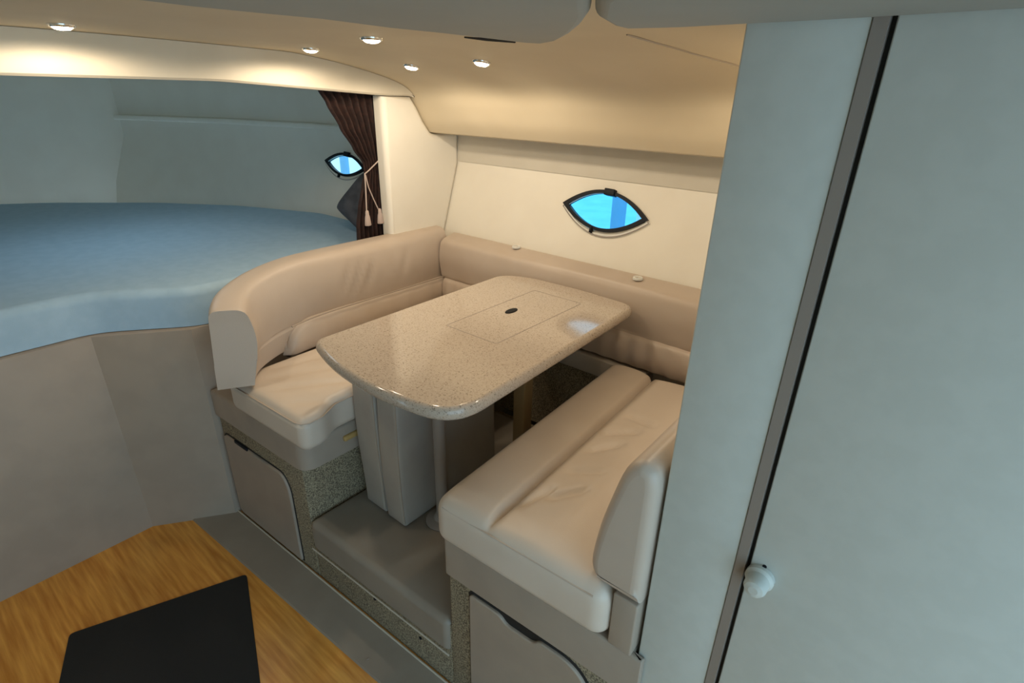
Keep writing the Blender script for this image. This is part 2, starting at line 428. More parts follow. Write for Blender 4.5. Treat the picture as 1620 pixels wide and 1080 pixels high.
# right: partition in line with the bench front, frame strip, and a door
PY = 0.722
def pz(z): return z
x_e = -0.256
V, F = prism([(x_e, 0.0), (-0.128, 0.0), (-0.128, 1.634), (x_e, 1.634)], lambda a, b, d: (a, d, b), PY, PY + 0.045, 0.004, 3)
tag(make('wall_right', V, F, 'panel_white', angle=30), 'tall white laminate partition at the end of the bench', kind='structure')
make_trim = make('trim_5', *join(box(-0.128, -0.1135, PY - 0.002, PY + 0.05, 0, 1.634)), 'frame_taupe', smooth=False)
tag(make_trim, 'narrow taupe door frame strip beside the white partition', kind='structure')
make('shadow_gap', *box(-0.1135, -0.108, PY + 0.012, PY + 0.05, 0, 1.634), 'gap_black', make_trim, smooth=False)
V, F = prism([(-0.108, 0.02), (0.40, 0.02), (0.40, 1.63), (-0.108, 1.63)], lambda a, b, d: (a, d, b), PY + 0.002, PY + 0.035, 0.003, 3)
door = tag(make('door_1', V, F, 'panel_white', angle=30), 'white cabin door with a round push knob', kind='structure')
k = hit(1196, 925, 1, PY - 0.02)
kn = make('knob', *lathe([(0.021, 0.022), (0.021, 0.014), (0.017, 0.010), (0.0165, -0.006), (0.0135, -0.012), (0.007, -0.0145)], (k.x, PY - 0.0205, k.z), 28, 'y'), 'panel_white', door)
k2 = hit(1209, 897, 1, PY)
make('screw', *lathe([(0.0032, 0.002), (0.0032, -0.001), (0.001, -0.0016)], (k2.x, PY + 0.001, k2.z), 12, 'y'), 'black_plastic', door)
tag(make('trim_6', *box(0.404, 0.43, PY - 0.002, PY + 0.05, 0, 1.634), 'frame_taupe', smooth=False), 'taupe frame strip on the hinge side of the door', kind='structure')
tag(make('wall_front', *box(0.43, 1.6, PY, PY + 0.04, 0, 1.66), 'panel_white', smooth=False), 'white laminate wall beyond the door', kind='structure')

tag(make('wall_starboard', *box(-1.84, 0.9, -1.25, -1.20, 0, 1.66), 'wall_cream', smooth=False), 'cream cabin side across the aisle', kind='structure')
tag(make('wall_aft', *box(-0.255, -0.225, PY + 0.046, 1.655, 0, 1.60), 'hull_liner', smooth=False), 'cream bulkhead behind the bench by the white partition', kind='structure')
# berth surroundings: far hull side, cabin top with the hatch opening, berth front
fv = sweep(prof, [p for p in hull_path if p[0] < -1.7])
V, F = [(x, 0.72 - y, z) for (x, y, z) in fv[0]], fv[1]
tag(make('wall_far', V, F, 'hull_liner', angle=20), 'cream hull side across the forward berth', kind='structure')
parts = [box(-4.3, -2.9, -1.1, 1.86, 1.70, 1.74), box(-2.4, -1.845, -1.1, 1.86, 1.70, 1.74), box(-2.9, -2.4, -1.1, 0.4, 1.70, 1.74), box(-2.9, -2.4, 0.9, 1.86, 1.70, 1.74)]
ct = tag(make('trim_7', *join(*parts), 'headliner', smooth=False), 'cream deckhead over the berth with an open hatch', kind='structure')
tag(make('wall_bow', *box(-4.3, -4.24, -0.6, 1.3, 0.3, 1.74), 'hull_liner', smooth=False), 'cream wall at the head of the berth', kind='structure')
tag(make('trim_8', *join(sweep(roundpoly([(-1.772, 1.345), (-1.81, 1.345), (-1.81, 1.375), (-1.772, 1.375)], 0.008, 3), [p for p in hull_path if p[0] < -1.84])), 'hull_liner'), 'cream ledge along the hull over the berth', kind='structure')

# ================================================================== FIXED BASES
def base_box(name, x0, x1, y0, y1, z1, m, parent, r=0.004):
    return make(name, *xf(rbox(x0, x1, y0, y1, 0.0, z1, r, (2, 2, 2), 2), aisle), m, parent)
# left bench base
lb = thing('bench_base', (-1.6, 1.1, 0), 'carpeted bench base with a locker door beside the berth', 'bench base')
base_box('carpet_side', -1.90, -1.385, YA, 1.60, 0.47, 'carpet', lb)
tp = roundpoly([(-1.90, YA - 0.010), (-1.352, YA - 0.010), (-1.352, 1.60), (-1.90, 1.60)], [0, 0.05, 0, 0], 8)
V, F = prism(tp, lambda a, b, d: aisle((a, b, d)), 0.566, 0.462, 0.012, 3)
make('trim_band', V, F, 'vinyl_trim', lb)
pd = [apix(402, 703), apix(440, 716), apix(458, 730), apix(466, 748), apix(470, 775), apix(484, 884)]
zt, zb_ = pd[0][1], 0.012
dpoly = [(-1.88, zb_), (-1.88, zt), (pd[0][0], zt), (pd[1][0], pd[1][1]), (pd[2][0], pd[2][1]), (pd[3][0], pd[3][1]), (pd[4][0], pd[4][1]), (pd[5][0], zb_)]
zt = 0.385; xr = -1.475
dpoly = roundpoly([(-1.885, zb_ + .01), (-1.885, zt), (xr - 0.03, zt), (xr, zt - 0.05), (xr, zb_ + .01)], [0.03, 0.03, 0.03, 0.04, 0.005], 6)
def out(k): return [(a, b) for a, b in roundpoly([(-1.885 - k, zb_ + .01 - k), (-1.885 - k, zt + k), (xr - 0.03 + k * .6, zt + k), (xr + k, zt - 0.05 + k * .6), (xr + k, zb_ + .01 - k)], [0.03, 0.03, 0.03, 0.04, 0.005], 6)]
make('door_gap', *prism(out(0.006), lambda a, b, d: aisle((a, d, b)), YA - 0.0012, YA + 0.004), 'gap_black', lb, smooth=False)
ld = make('door', *prism(dpoly, lambda a, b, d: aisle((a, d, b)), YA - 0.009, YA - 0.0015, 0.004, 3), 'vinyl_trim', lb)
make('latch', *xf(rbox(-1.80, -1.715, YA - 0.011, YA - 0.004, zt - 0.004, zt + 0.010, 0.003, (2, 2, 2), 2), aisle), 'black_plastic', ld)
# tan pull slot on the side facing the step
make('pull_slot', *rbox(-1.36, -1.342, 0.80, 0.93, 0.508, 0.528, 0.006, (2, 4, 2), 3), 'slot_wood', lb)

# right bench base
rb = thing('bench_base', (-0.5, 1.1, 0), 'carpeted bench base with a notched locker door beside white partition', 'bench base')
base_box('carpet_side', -0.755, -0.262, YA, 1.60, 0.45, 'carpet', rb)
V, F = prism(roundpoly([(-0.762, YA - 0.010), (-0.240, YA - 0.010), (-0.240, PY - YA + YA - 0.036), (-0.262, PY - 0.036), (-0.262, 1.60), (-0.762, 1.60)], [0.012, 0.003, 0, 0, 0, 0], 4), lambda a, b, d: aisle((a, b, d)), 0.562, 0.448, 0.006, 3)
make('trim_band', V, F, 'vinyl_trim', rb)
zt = 0.425; xl, xr = -0.682, -0.325
def rdoor(k=0.0):
    p = [(xl - k, 0.03 - k), (xl - k, zt + k), (-0.587, zt + k), (-0.568, zt - 0.018 + k), (-0.492, zt - 0.018 + k), (-0.475, zt + k), (xr - 0.055 + k, zt + k), (xr + k, zt - 0.075), (xr + k, 0.03 - k)]
    return roundpoly(p, [0.02, 0.012, 0.015, 0.012, 0.012, 0.015, 0.05, 0.05, 0.02], 6)
def rgap():
    p = [(xl - .006, 0.024), (xl - .006, zt + .007), (xr - 0.055 + .006, zt + .007), (xr + .008, zt - 0.073), (xr + .008, 0.024)]
    return roundpoly(p, [0.02, 0.014, 0.05, 0.05, 0.02], 6)
make('door_gap', *prism(rgap(), lambda a, b, d: aisle((a, d, b)), YA - 0.0012, YA + 0.004), 'gap_black', rb, smooth=False)
make('door', *prism(rdoor(), lambda a, b, d: aisle((a, d, b)), YA - 0.009, YA - 0.0015, 0.004, 3), 'vinyl_trim', rb)

# raised step / dinette floor
sp = thing('raised_step', (-1.07, 0.8, 0), 'grey vinyl covered footwell step under the dinette table', 'step')
make('riser', *xf(rbox(-1.384, -0.756, YA + 0.001, 1.62, 0, 0.245, 0.003, (2, 2, 2), 2), aisle), 'carpet', sp)
def stepdisp(p, n):
    p = Vector(p)
    if n.z > 0.3:
        p.z += 0.004 * gauss((p.x + 1.02) - 0.30 * (p.y - 0.75), 0.02) * gauss(p.y - 0.80, 0.09) + 0.003 * gauss(p.x + 1.20 + 0.2 * (p.y - .7), 0.05) * gauss(p.y - 0.74, 0.05)
        p.z += 0.0015 * math.sin(p.x * 23) * math.sin(p.y * 31)
    return aisle(p)
make('vinyl_cover', *rbox(-1.382, -0.758, YA - 0.010, 1.595, 0.138, 0.259, 0.022, (40, 40, 3), 5, stepdisp), 'vinyl_grey', sp)
make('hem', *tube([aisle((-1.382, YA - 0.011, 0.140)), aisle((-1.05, YA - 0.011, 0.140)), aisle((-0.757, YA - 0.011, 0.140)), ], 0.0025, 6), 'edge_light', sp)
for (u, v) in ((507, 868), (593, 947), (665, 1009)):
    x, z = apix(u, v); make('snap', *xf(lathe([(0.0055, 0.004), (0.0055, -0.002), (0.003, -0.0035)], (x, YA + 0.001, z), 12, 'y'), aisle), 'black_plastic', sp)

# base under the hull-side backrest
hb = thing('hull_side_base', (-1.0, 1.64, 0), 'grey base panel under the hull-side backrest, behind the table', 'base panel')
make('lower_panel', *box(-1.38, -0.762, 1.613, 1.654, 0.262, 0.60), 'carpet', hb, smooth=False)
make('upper_panel', *rbox(-1.345, -0.70, 1.575, 1.654, 0.604, 0.675, 0.006, (2, 2, 2), 2), 'vinyl_pad', hb)
# berth platform
bp_ = [(-1.90, 1.62), (-2.7, 1.60), (-3.2, 1.40), (-3.6, 1.12), (-4.0, 0.72), (-4.2, 0.40), (-4.2, 0.30), (-4.0, 0.0), (-3.6, -0.42), (-3.2, -0.70), (-2.7, -0.9), (-2.08, -0.9), (-2.08, 0.38), (-1.91, 0.62)]
tag(make('berth_platform', *prism(bp_, lambda a, b, d: (a, b, d), 0.80, 0.0, 0.005, 2), 'vinyl_trim', angle=30), 'taupe platform carrying the forward berth mattress', 'berth')

# ================================================================== CUSHIONS
mp = [(-1.905, 1.655), (-2.7, 1.655), (-3.2, 1.45), (-3.6, 1.17), (-4.0, 0.76), (-4.2, 0.45), (-4.2, 0.27), (-4.0, -0.04), (-3.6, -0.45), (-3.2, -0.73), (-2.7, -0.93), (-2.10, -0.93), (-2.10, 0.40), (-1.905, 0.66)]
tag(make('berth_mattress', *prism(roundpoly(mp, 0.07, 5), lambda a, b, d: (a, b, d), 0.935, 0.802, 0.03, 5), 'mattress', angle=60), 'pale fabric mattress on the forward berth', 'mattress')

# left backrest, curved at the aisle end
path = smooth_chain([(-1.735, 1.648), (-1.737, 1.40), (-1.737, 1.15), (-1.733, 1.00), (-1.718, 0.90), (-1.685, 0.80), (-1.630, 0.715), (-1.555, 0.665)], 7)
def leftprof(top): return roundpoly([(0.0, 0.785), (0.012, 0.90), (-0.005, top), (-0.105, top + 0.004), (-0.125, 0.70), (-0.02, 0.70)], [0.012, 0.06, 0.035, 0.03, 0.0, 0.0], 5)
LB = thing('backrest', (-1.78, 1.2, 0.69), 'long curved beige backrest below the berth opening', 'backrest')
cp = leftprof(1.004); nP = len(path)
def ld_(q, i, a, b):
    q = Vector(q)
    # pull in / lower towards the end at the aisle, puffed middle
    t = max(0.0, (i - nP * 0.62) / (nP * 0.38))
    if b > 0.79: q.z -= 0.055 * t * t * (b - 0.70) / 0.3
    if a > -0.03 and 0.78 < b < 0.99:
        w = 0.0
        for (y0, z0, s, amp, sl_, ln) in ((1.215, 0.875, 0.012, 0.008, 0.55, 0.06), (1.165, 0.885, 0.012, 0.008, 0.5, 0.07), (1.115, 0.89, 0.013, 0.006, 0.5, 0.06), (1.40, 0.90, 0.014, 0.004, 0.5, 0.05)):
            dz = q.z - z0; w += amp * gauss(q.y - y0 - sl_ * dz, s) * gauss(dz, ln)
        q.x -= w * 1.6; q.x += 0.006 * math.sin((b - 0.79) / 0.2 * math.pi) + 0.004 * math.sin(q.y * 6.0)
    return q
# denser path and profile for the wrinkles
def resample(pts, step):
    out_ = [pts[0]]
    for a, b in zip(pts, pts[1:]):
        a, b = Vector(a), Vector(b); m = max(1, int((b - a).length / step))
        for t in range(1, m + 1): out_.append(tuple(a.lerp(b, t / m)))
    return out_
path_d = resample(path, 0.012); nP = len(path_d)
cpd = resample(cp + [cp[0]], 0.016)[:-1]
# path runs towards -y, so the left normal points to +x (the seat side)
make('upper_cushion', *sweep(cpd, path_d, disp=ld_), 'vinyl_beige', LB, angle=70)
pp = [(p[0], p[1]) for p in path if p[1] > 0.835]
padp = roundpoly([(0.020, 0.682), (0.034, 0.74), (0.026, 0.790), (-0.02, 0.800), (-0.03, 0.682)], [0.008, 0.03, 0.02, 0.01, 0], 5)
ppd = resample(pp, 0.012); nQ = len(ppd)
def pd_(q, i, a, b):
    q = Vector(q); e = max(0, (i - (nQ - 9)) / 8.0)
    sh = 1 - math.sqrt(max(0.0, 1 - e * e))
    q.z = 0.682 + (q.z - 0.682) * (1 - 0.75 * sh); q.x -= 0.03 * sh * (1 if a > 0 else 0)
    q.x += 0.0015 * math.sin(q.y * 60) * (1 if a > 0 else 0)
    return q
make('lower_pad', *sweep(resample(padp + [padp[0]], 0.012)[:-1], ppd, disp=pd_), 'vinyl_beige', LB, angle=70)
make('piping', *tube([(p[0] + 0.027 if True else 0, p[1], 0.8005) for p in pp[:-1]], 0.0028, 6), 'vinyl_trim', LB)

# hull-side backrest
HB = thing('backrest', (-1.0, 1.64, 0.69), 'long straight beige backrest along the hull under the porthole', 'backrest')
hp = roundpoly([(1.600, 0.806), (1.592, 0.90), (1.602, 0.965), (1.685, 0.984), (1.700, 0.975), (1.650, 0.70), (1.63, 0.70)], [0.012, 0.06, 0.022, 0.01, 0, 0, 0], 5)
hp_d = resample(hp + [hp[0]], 0.015)[:-1]
hpath = resample([(-0.30, 0.0), (-1.716, 0.0)], 0.03)
def hd_(q, i, a, b):
    q = Vector(q)
    if -a < 1.63 and 0.8 < b < 0.96: q.y += 0.003 * math.sin(q.x * 5.0) - 0.005 * math.sin((b - 0.8) / .16 * math.pi)
    return q
make('upper_cushion', *sweep([(-a, b) for a, b in hp_d], hpath, disp=hd_), 'vinyl_beige', HB, angle=70)
hpd = roundpoly([(1.590, 0.684), (1.578, 0.74), (1.588, 0.794), (1.63, 0.804), (1.64, 0.684)], [0.008, 0.03, 0.016, 0.005, 0], 5)
def hd2(q, i, a, b):
    q = Vector(q)
    if -a < 1.62: q.y += 0.0022 * math.sin(q.x * 95)
    return q
make('lower_pad', *sweep([(-a, b) for a, b in resample(hpd + [hpd[0]], 0.012)[:-1]], resample([(-0.30, 0.0), (-1.70, 0.0)], 0.007), disp=hd2), 'vinyl_beige', HB, angle=70)
# little round fittings let into its top
for (u, v), lb_ in (((824, 390), 'small round white fitting on hull backrest top, nearer the berth'), ((1009, 440), 'small round white fitting on hull backrest top, nearer the partition')):
    p = hit(u, v, 2, 0.982)
    p.y = min(p.y, 1.668)
    zf = 0.9665 + 0.229 * (p.y - 1.602) + 0.003
    t = thing('courtesy_fitting', (p.x, p.y, zf), lb_, 'fitting', 'round fittings on the hull backrest')
    make('bezel', *lathe([(0.017, -0.002), (0.017, 0.004), (0.0145, 0.0065), (0.011, 0.0055), (0.010, 0.003)], (p.x, p.y, zf), 24), 'white_plastic', t)
    make('cap', *lathe([(0.0098, -0.001), (0.0098, 0.0045), (0.006, 0.006), (0.001, 0.0065)], (p.x, p.y, zf), 20), 'chrome', t)

# seat cushions
def wr(p, q, amp, s):
    """valley along segment p-q"""
    def f(x, y):
        a, b = Vector(p), Vector(q); d = b - a; t = max(0, min(1, (Vector((x, y)) - a).dot(d) / d.dot(d)))
        e = min(1.0, min(t, 1 - t) * 5)
        return amp * e * gauss((Vector((x, y)) - a - d * t).length, s)
    return f
LW = [wr((-1.60, 0.72), (-1.42, 1.05), 0.004, 0.018), wr((-1.52, 0.70), (-1.36, 0.92), 0.004, 0.015), wr((-1.66, 0.76), (-1.58, 0.98), 0.003, 0.014), wr((-1.42, 0.68), (-1.31, 0.80), 0.003, 0.012)]
def lseat(p, n):
    p = Vector(p)
    k_ = max(0.0, min(1.0, (p.y - 0.70) / 0.10)); p.x -= 0.042 * k_ * k_ * (3 - 2 * k_) * max(0.0, min(1.0, (p.x + 1.45) / 0.1))
    if n.z > 0.2:
        u = (p.x + 1.735) / 0.45; w = (p.y - 0.66) / 0.9
        p.z += 0.022 * max(0, math.sin(math.pi * max(0, min(1, u)))) ** 0.7 * max(0, math.sin(math.pi * max(0, min(1, w)))) ** 0.4 - 0.004
        p.z -= sum(f(p.x, p.y) for f in LW) * 1.7
    # corner at the aisle and table side is rounded
    return aisle(p)
ls = thing('seat_cushion', (-1.5, 1.1, 0.568), 'beige vinyl bench cushion partly covered by the table end, below curved backrest', 'seat cushion')
make('cushion', *rbox(-1.705, -1.290, YA - 0.032, 1.595, 0.570, 0.684, 0.030, (26, 60, 5), 5, lseat), 'vinyl_seat', ls, angle=80)
make('piping', *tube([aisle((-1.70 + 0.37 * i / 8, YA - 0.0285, 0.668)) for i in range(9)] + [aisle(q) for q in ((-1.305, YA - 0.022, 0.668), (-1.2925, YA - 0.004, 0.668), (-1.297, 0.725, 0.668), (-1.312, 0.755, 0.668), (-1.330, 0.79, 0.668), (-1.3335, 0.83, 0.668), (-1.3335, 1.5, 0.668))], 0.0022, 6), 'vinyl_beige', ls)

def roll_x(y): return -0.612 - 0.046 * (y - 0.66) / 0.9
RW = [wr((-0.57, 0.80), (-0.50, 0.90), 0.005, 0.010), wr((-0.59, 0.92), (-0.50, 0.98), 0.004, 0.010), wr((-0.60, 1.02), (-0.53, 1.12), 0.005, 0.011), wr((-0.62, 1.12), (-0.52, 1.20), 0.005, 0.012), wr((-0.60, 1.25), (-0.50, 1.24), 0.004, 0.012), wr((-0.60, 0.74), (-0.57, 0.86), 0.004, 0.009)]
def rseat(p, n):
    p = Vector(p); f = (p.y - 0.66) / 0.9
    x = p.x; p.x -= 0.046 * f * max(0.0, min(1.0, (-0.40 - x) / 0.2))
    if n.z > 0.2:
        rx = roll_x(p.y)
        e = max(0.0, min(1.0, (p.y - 0.655) / 0.06))
        if p.x < rx: p.z += 0.020 * math.sqrt(max(0.0, math.sin(math.pi * max(0, min(1, (p.x - (rx - 0.155)) / 0.155))))) * (0.5 + 0.5 * e)
        else: p.z += 0.016 * math.sqrt(max(0.0, math.sin(math.pi * max(0, min(1, (p.x - rx) / 0.31))))) * (0.4 + 0.6 * e)
        p.z -= 0.016 * gauss(p.x - rx, 0.007) * e
        p.z -= sum(g(p.x, p.y) for g in RW) * 2.8
    return aisle(p)
rs = thing('seat_cushion', (-0.5, 1.1, 0.565), 'beige vinyl bench cushion with a front roll, beside white partition', 'seat cushion')
make('cushion', *rbox(-0.772, -0.316, YA - 0.030, 1.545, 0.566, 0.690, 0.034, (64, 70, 5), 5, rseat), 'vinyl_seat', rs, angle=80)
make('piping', *tube([aisle((-0.742 + 0.395 * i / 10, YA - 0.026, 0.6765)) for i in range(11)], 0.0022, 6), 'vinyl_beige', rs)

# right backrest seen from its aisle end
RB = thing('backrest', (-0.30, 1.1, 0.56), 'beige backrest partly hidden by the white partition', 'backrest')
bpf = resample(smooth_chain([(-0.352, 0.700), (-0.371, 0.735), (-0.363, 0.82), (-0.346, 0.90), (-0.326, 0.972), (-0.303, 1.000), (-0.280, 0.998), (-0.264, 0.975), (-0.262, 0.90), (-0.262, 0.700)], 4), 0.015)
make('cushion', *prism(bpf, lambda a, b, d: (a, d, b), 0.698, 1.575, 0.020, 6), 'vinyl_beige', RB, angle=70)
make('end_board', *rbox(-0.3135, -0.263, 0.700, 1.57, 0.5625, 0.698, 0.004, (2, 2, 2), 2), 'vinyl_trim', RB)

# filler cushions stored upright under the table
def filler(x0, x1, bulge, label):
    def f(p, n):
        p = Vector(p); t = (p.z - 0.263) / 0.58
        p.x += bulge * t
        if n.x > 0.3 or n.x < -0.3: p.x += 0.0016 * math.sin(p.z * 14 + p.y * 8) * (1 if n.x > 0 else -1)
        if n.y < -0.3: p.y += 0.004 * math.sin(p.z * 9 + x0 * 10) - 0.004 * t
        return p
    o = make('filler_cushion', *rbox(x0, x1, 0.836, 1.275, 0.263, 0.868, 0.012, (4, 16, 24), 4, f), 'vinyl_pad', angle=60)
    tag(o, label, 'cushion', 'filler cushions stored under the table')
    make('piping', *tube([f(Vector((x1 - 0.004, 0.8385, 0.28 + 0.58 * i / 12)), Vector((0, -1, 0))) for i in range(13)], 0.0025, 6), 'vinyl_trim', o)
filler(-1.320, -1.211, -0.003, 'grey vinyl filler cushion standing upright under table, nearer the berth')
filler(-1.205, -1.110, -0.004, 'grey vinyl filler cushion standing upright under table, nearer table pole')

# ================================================================== TABLE
ZT = 0.918
tb = thing('dinette_table', (-1.05, 1.12, 0.262), 'speckled beige laminate dinette table with rounded corners', 'table')
op = [hit(u, v, 2, ZT)[:2] for u, v in ((494, 537), (520, 569), (585, 612), (718, 660), (1008, 483), (925, 458), (840, 437), (792, 433))]
op = roundpoly(op, [0.035, 0.08, 0.10, 0.105, 0.055, 0.06, 0.07, 0.05], 7)
V, F = [], []; n = len(op)
ar = sum(op[i - 1][0] * op[i][1] - op[i][0] * op[i - 1][1] for i in range(n)); sg = 1 if ar > 0 else -1
nr = []
for i in range(n):
    t = (Vector(op[(i + 1) % n]) - Vector(op[i - 1])).normalized(); nr.append((-t.y * sg, t.x * sg))
TT = 0.036; rings = []
for k in range(9):
    w = math.pi * k / 8; rings.append((0.013 * (1 - math.sin(w)), ZT - TT / 2 + TT / 2 * math.cos(w)))
for ins, z in rings:
    V += [(op[i][0] + nr[i][0] * ins, op[i][1] + nr[i][1] * ins, z) for i in range(n)]
for k in range(8):
    for i in range(n): F.append((k * n + i, k * n + (i + 1) % n, (k + 1) * n + (i + 1) % n, (k + 1) * n + i))
F += [tuple(range(n)), tuple(8 * n + i for i in reversed(range(n)))]
top = make('tabletop', V, F, 'granite', tb, angle=50)
# seam of the inset leaf, and the black finger pull
sc = (1.55 - ZT) / 0.65
lx0, lx1, ly0, ly1 = -1.127 * sc, -0.925 * sc, 1.06 * sc, 1.50 * sc
def bar(p, q, w, z0, z1):
    p, q = Vector(p), Vector(q); d = (q - p).normalized(); m = Vector((-d.y, d.x)) * w / 2
    pts = [p - m, q - m, q + m, p + m]
    return ([(a.x, a.y, z) for z in (z0, z1) for a in pts], [(0, 1, 2, 3), (7, 6, 5, 4), (0, 4, 5, 1), (1, 5, 6, 2), (2, 6, 7, 3), (3, 7, 4, 0)])
lf = roundpoly([(lx0, ly0), (lx1, ly0), (lx1, ly1), (lx0, ly1)], 0.012, 4)
for i_, (w_, m_) in enumerate(((0.0022, 'frame_taupe'),)):
    make('leaf_seam', *join(*[bar(lf[i], lf[(i + 1) % len(lf)], w_, ZT - 0.001, ZT + 0.0003) for i in range(len(lf))]), m_, top, smooth=False)
pc = hit(809, 492, 2, ZT)
def pull(r0): return [(pc.x + 0.024 * r0 * math.cos(t * math.pi / 12) * 0.55 , pc.y + 0.027 * r0 * math.sin(t * math.pi / 12)) for t in range(24)]
make('finger_pull', *prism(pull(1.0), lambda a, b, d: (a, b, d), ZT + 0.003, ZT - 0.002, 0.002, 3), 'black_plastic', top)
# legs
fl = make('leg', *lathe([(0.019, 0.0), (0.019, 0.615)], (-1.052, 0.945, 0.268), 24), 'pole', tb)
make('floor_socket', *lathe([(0.055, 0.0), (0.055, 0.004), (0.03, 0.012), (0.022, 0.03), (0.0195, 0.032)], (-1.052, 0.945, 0.262), 28), 'pole', fl)
make('top_socket', *lathe([(0.0195, 0.0), (0.024, 0.006), (0.05, 0.018), (0.05, 0.022)], (-1.052, 0.945, ZT - TT - 0.0215), 28), 'pole', fl)
make('leg', *rbox(-1.079, -1.027, 1.332, 1.382, 0.262, ZT - TT - 0.001, 0.006, (2, 2, 2), 3), 'post_tan', tb)

# ================================================================== LAMPS
def lamp(x, y, label, watts, show=True):
    z = ceil_z(y); sl_ = (ceil_z(y + 0.01) - ceil_z(y - 0.01)) / 0.02
    t = thing('ceiling_light', (x, y, z), label, 'ceiling light', 'recessed halogen ceiling lights')
    def tilt(v): return (v.x, v.y, v.z + sl_ * (v.y - y))
    make('bezel', *xf(lathe([(0.026, 0.004), (0.026, -0.003), (0.0235, -0.006), (0.0205, -0.0045), (0.0202, 0.001), (0.0202, 0.004)], (x, y, z), 28), tilt), 'chrome', t)
    make('lens', *xf(lathe([(0.020, 0.0), (0.0195, -0.006), (0.014, -0.010), (0.004, -0.0115)], (x, y, z), 24), tilt), 'lamp_lens', t)
    l = D.lights.new('lamp_glow', 'SPOT'); l.energy = watts; l.color = (1.0, 0.83, 0.61); l.spot_size = math.radians(176); l.spot_blend = 0.25; l.shadow_soft_size = 0.025
    o = D.objects.new('lamp_glow', l); COL.objects.link(o); o.parent = t; o.location = (0, 0, -0.018 * S)
LW_ = 4.4
lamp(-1.161, 0.889, 'lit halogen ceiling light over near end of the table', LW_)
lamp(-1.605, 1.008, 'lit halogen ceiling light nearest the arched header', LW_)
lamp(-1.490, 1.287, 'lit halogen ceiling light over the curved backrest corner', LW_)
lamp(-1.156, 1.254, 'lit halogen ceiling light over far half of the table', LW_)
lamp(-0.40, 1.27, 'lit halogen ceiling light behind the white partition', LW_)
lamp(-1.62, 0.42, 'lit halogen ceiling light over aisle in front of the berth', LW_)

# ================================================================== CURTAIN, PILLOW, MAT
XC = -1.872
cu = thing('curtain', (XC, 1.32, 0.95), 'dark brown curtain tied back beside the berth opening', 'curtain')
keys = [(1.545, 1.185, 1.425), (1.50, 1.212, 1.427), (1.42, 1.255, 1.430), (1.34, 1.305, 1.432), (1.285, 1.345, 1.430), (1.25, 1.348, 1.432), (1.20, 1.330, 1.434), (1.12, 1.305, 1.436), (1.05, 1.290, 1.437), (0.955, 1.285, 1.437)]
NR, NC = 60, 72; V, F = [], []
def kk(z):
    for a, b in zip(keys, keys[1:]):
        if b[0] <= z <= a[0]:
            t = (a[0] - z) / (a[0] - b[0]); t = t * t * (3 - 2 * t) * 0.5 + t * 0.5
            return a[1] + (b[1] - a[1]) * t, a[2] + (b[2] - a[2]) * t
    return keys[-1][1:]
for s_ in (0, 1):
    for i in range(NR + 1):
        z = 1.545 - (1.545 - 0.945) * i / NR; a, b = kk(z); g = gauss(z - 1.265, 0.06)
        for j in range(NC + 1):
            t = j / NC; amp = 0.013 * (1 - 0.45 * g)
            V.append((XC + amp * math.sin(t * math.pi * 2 * 7 + 0.4 * math.sin(z * 6)) - s_ * 0.004, a + (b - a) * t, z))
M_ = (NR + 1) * (NC + 1)
for i in range(NR):
    for j in range(NC):
        q = (i * (NC + 1) + j, i * (NC + 1) + j + 1, (i + 1) * (NC + 1) + j + 1, (i + 1) * (NC + 1) + j)
        F.append(q); F.append(tuple(M_ + k for k in reversed(q)))
for i in range(NR):
    for j in (0, NC):
        a, b = i * (NC + 1) + j, (i + 1) * (NC + 1) + j; F.append((a, b, M_ + b, M_ + a))
for j in range(NC):
    for i in (0, NR):
        a, b = i * (NC + 1) + j, i * (NC + 1) + j + 1; F.append((a, b, M_ + b, M_ + a))
make('cloth', V, F, 'curtain', cu, angle=80)
XF = XC + 0.020
def pt(u, v, x=XF): return hit(u, v, 0, x)
cd = make('tie_cord', *join(tube([pt(604, 249), pt(594, 259), pt(583, 270), pt(577, 275)], 0.0025, 6), tube([pt(577, 274), pt(578, 290), pt(579, 310), pt(580, 336)], 0.003, 6), tube([pt(578, 276), pt(583, 296), pt(591, 315), pt(599, 332)], 0.0025, 6)), 'cord', cu)
for (u, v) in ((580.5, 334), (600.5, 331)):
    p = pt(u, v, XF + 0.004)
    V, F = [], []; nn = 24
    prf = [(0.002, 0.004), (0.007, 0.0), (0.0085, -0.010), (0.0075, -0.014), (0.010, -0.022), (0.0135, -0.055), (0.012, -0.057)]
    for (r_, h_) in prf:
        for k_ in range(nn):
            w = 2 * math.pi * k_ / nn; rr = r_ * (1 + (0.10 if k_ % 2 and h_ < -0.012 else 0)); V.append((p.x + rr * math.cos(w) * 0.7, p.y + rr * math.sin(w), p.z + h_))
    for i in range(len(prf) - 1):
        for k_ in range(nn): F.append((i * nn + k_, i * nn + (k_ + 1) % nn, (i + 1) * nn + (k_ + 1) % nn, (i + 1) * nn + k_))
    F += [tuple(range(nn)), tuple((len(prf) - 1) * nn + k_ for k_ in reversed(range(nn)))]
    make('tassel', V, F, 'cord', cu)

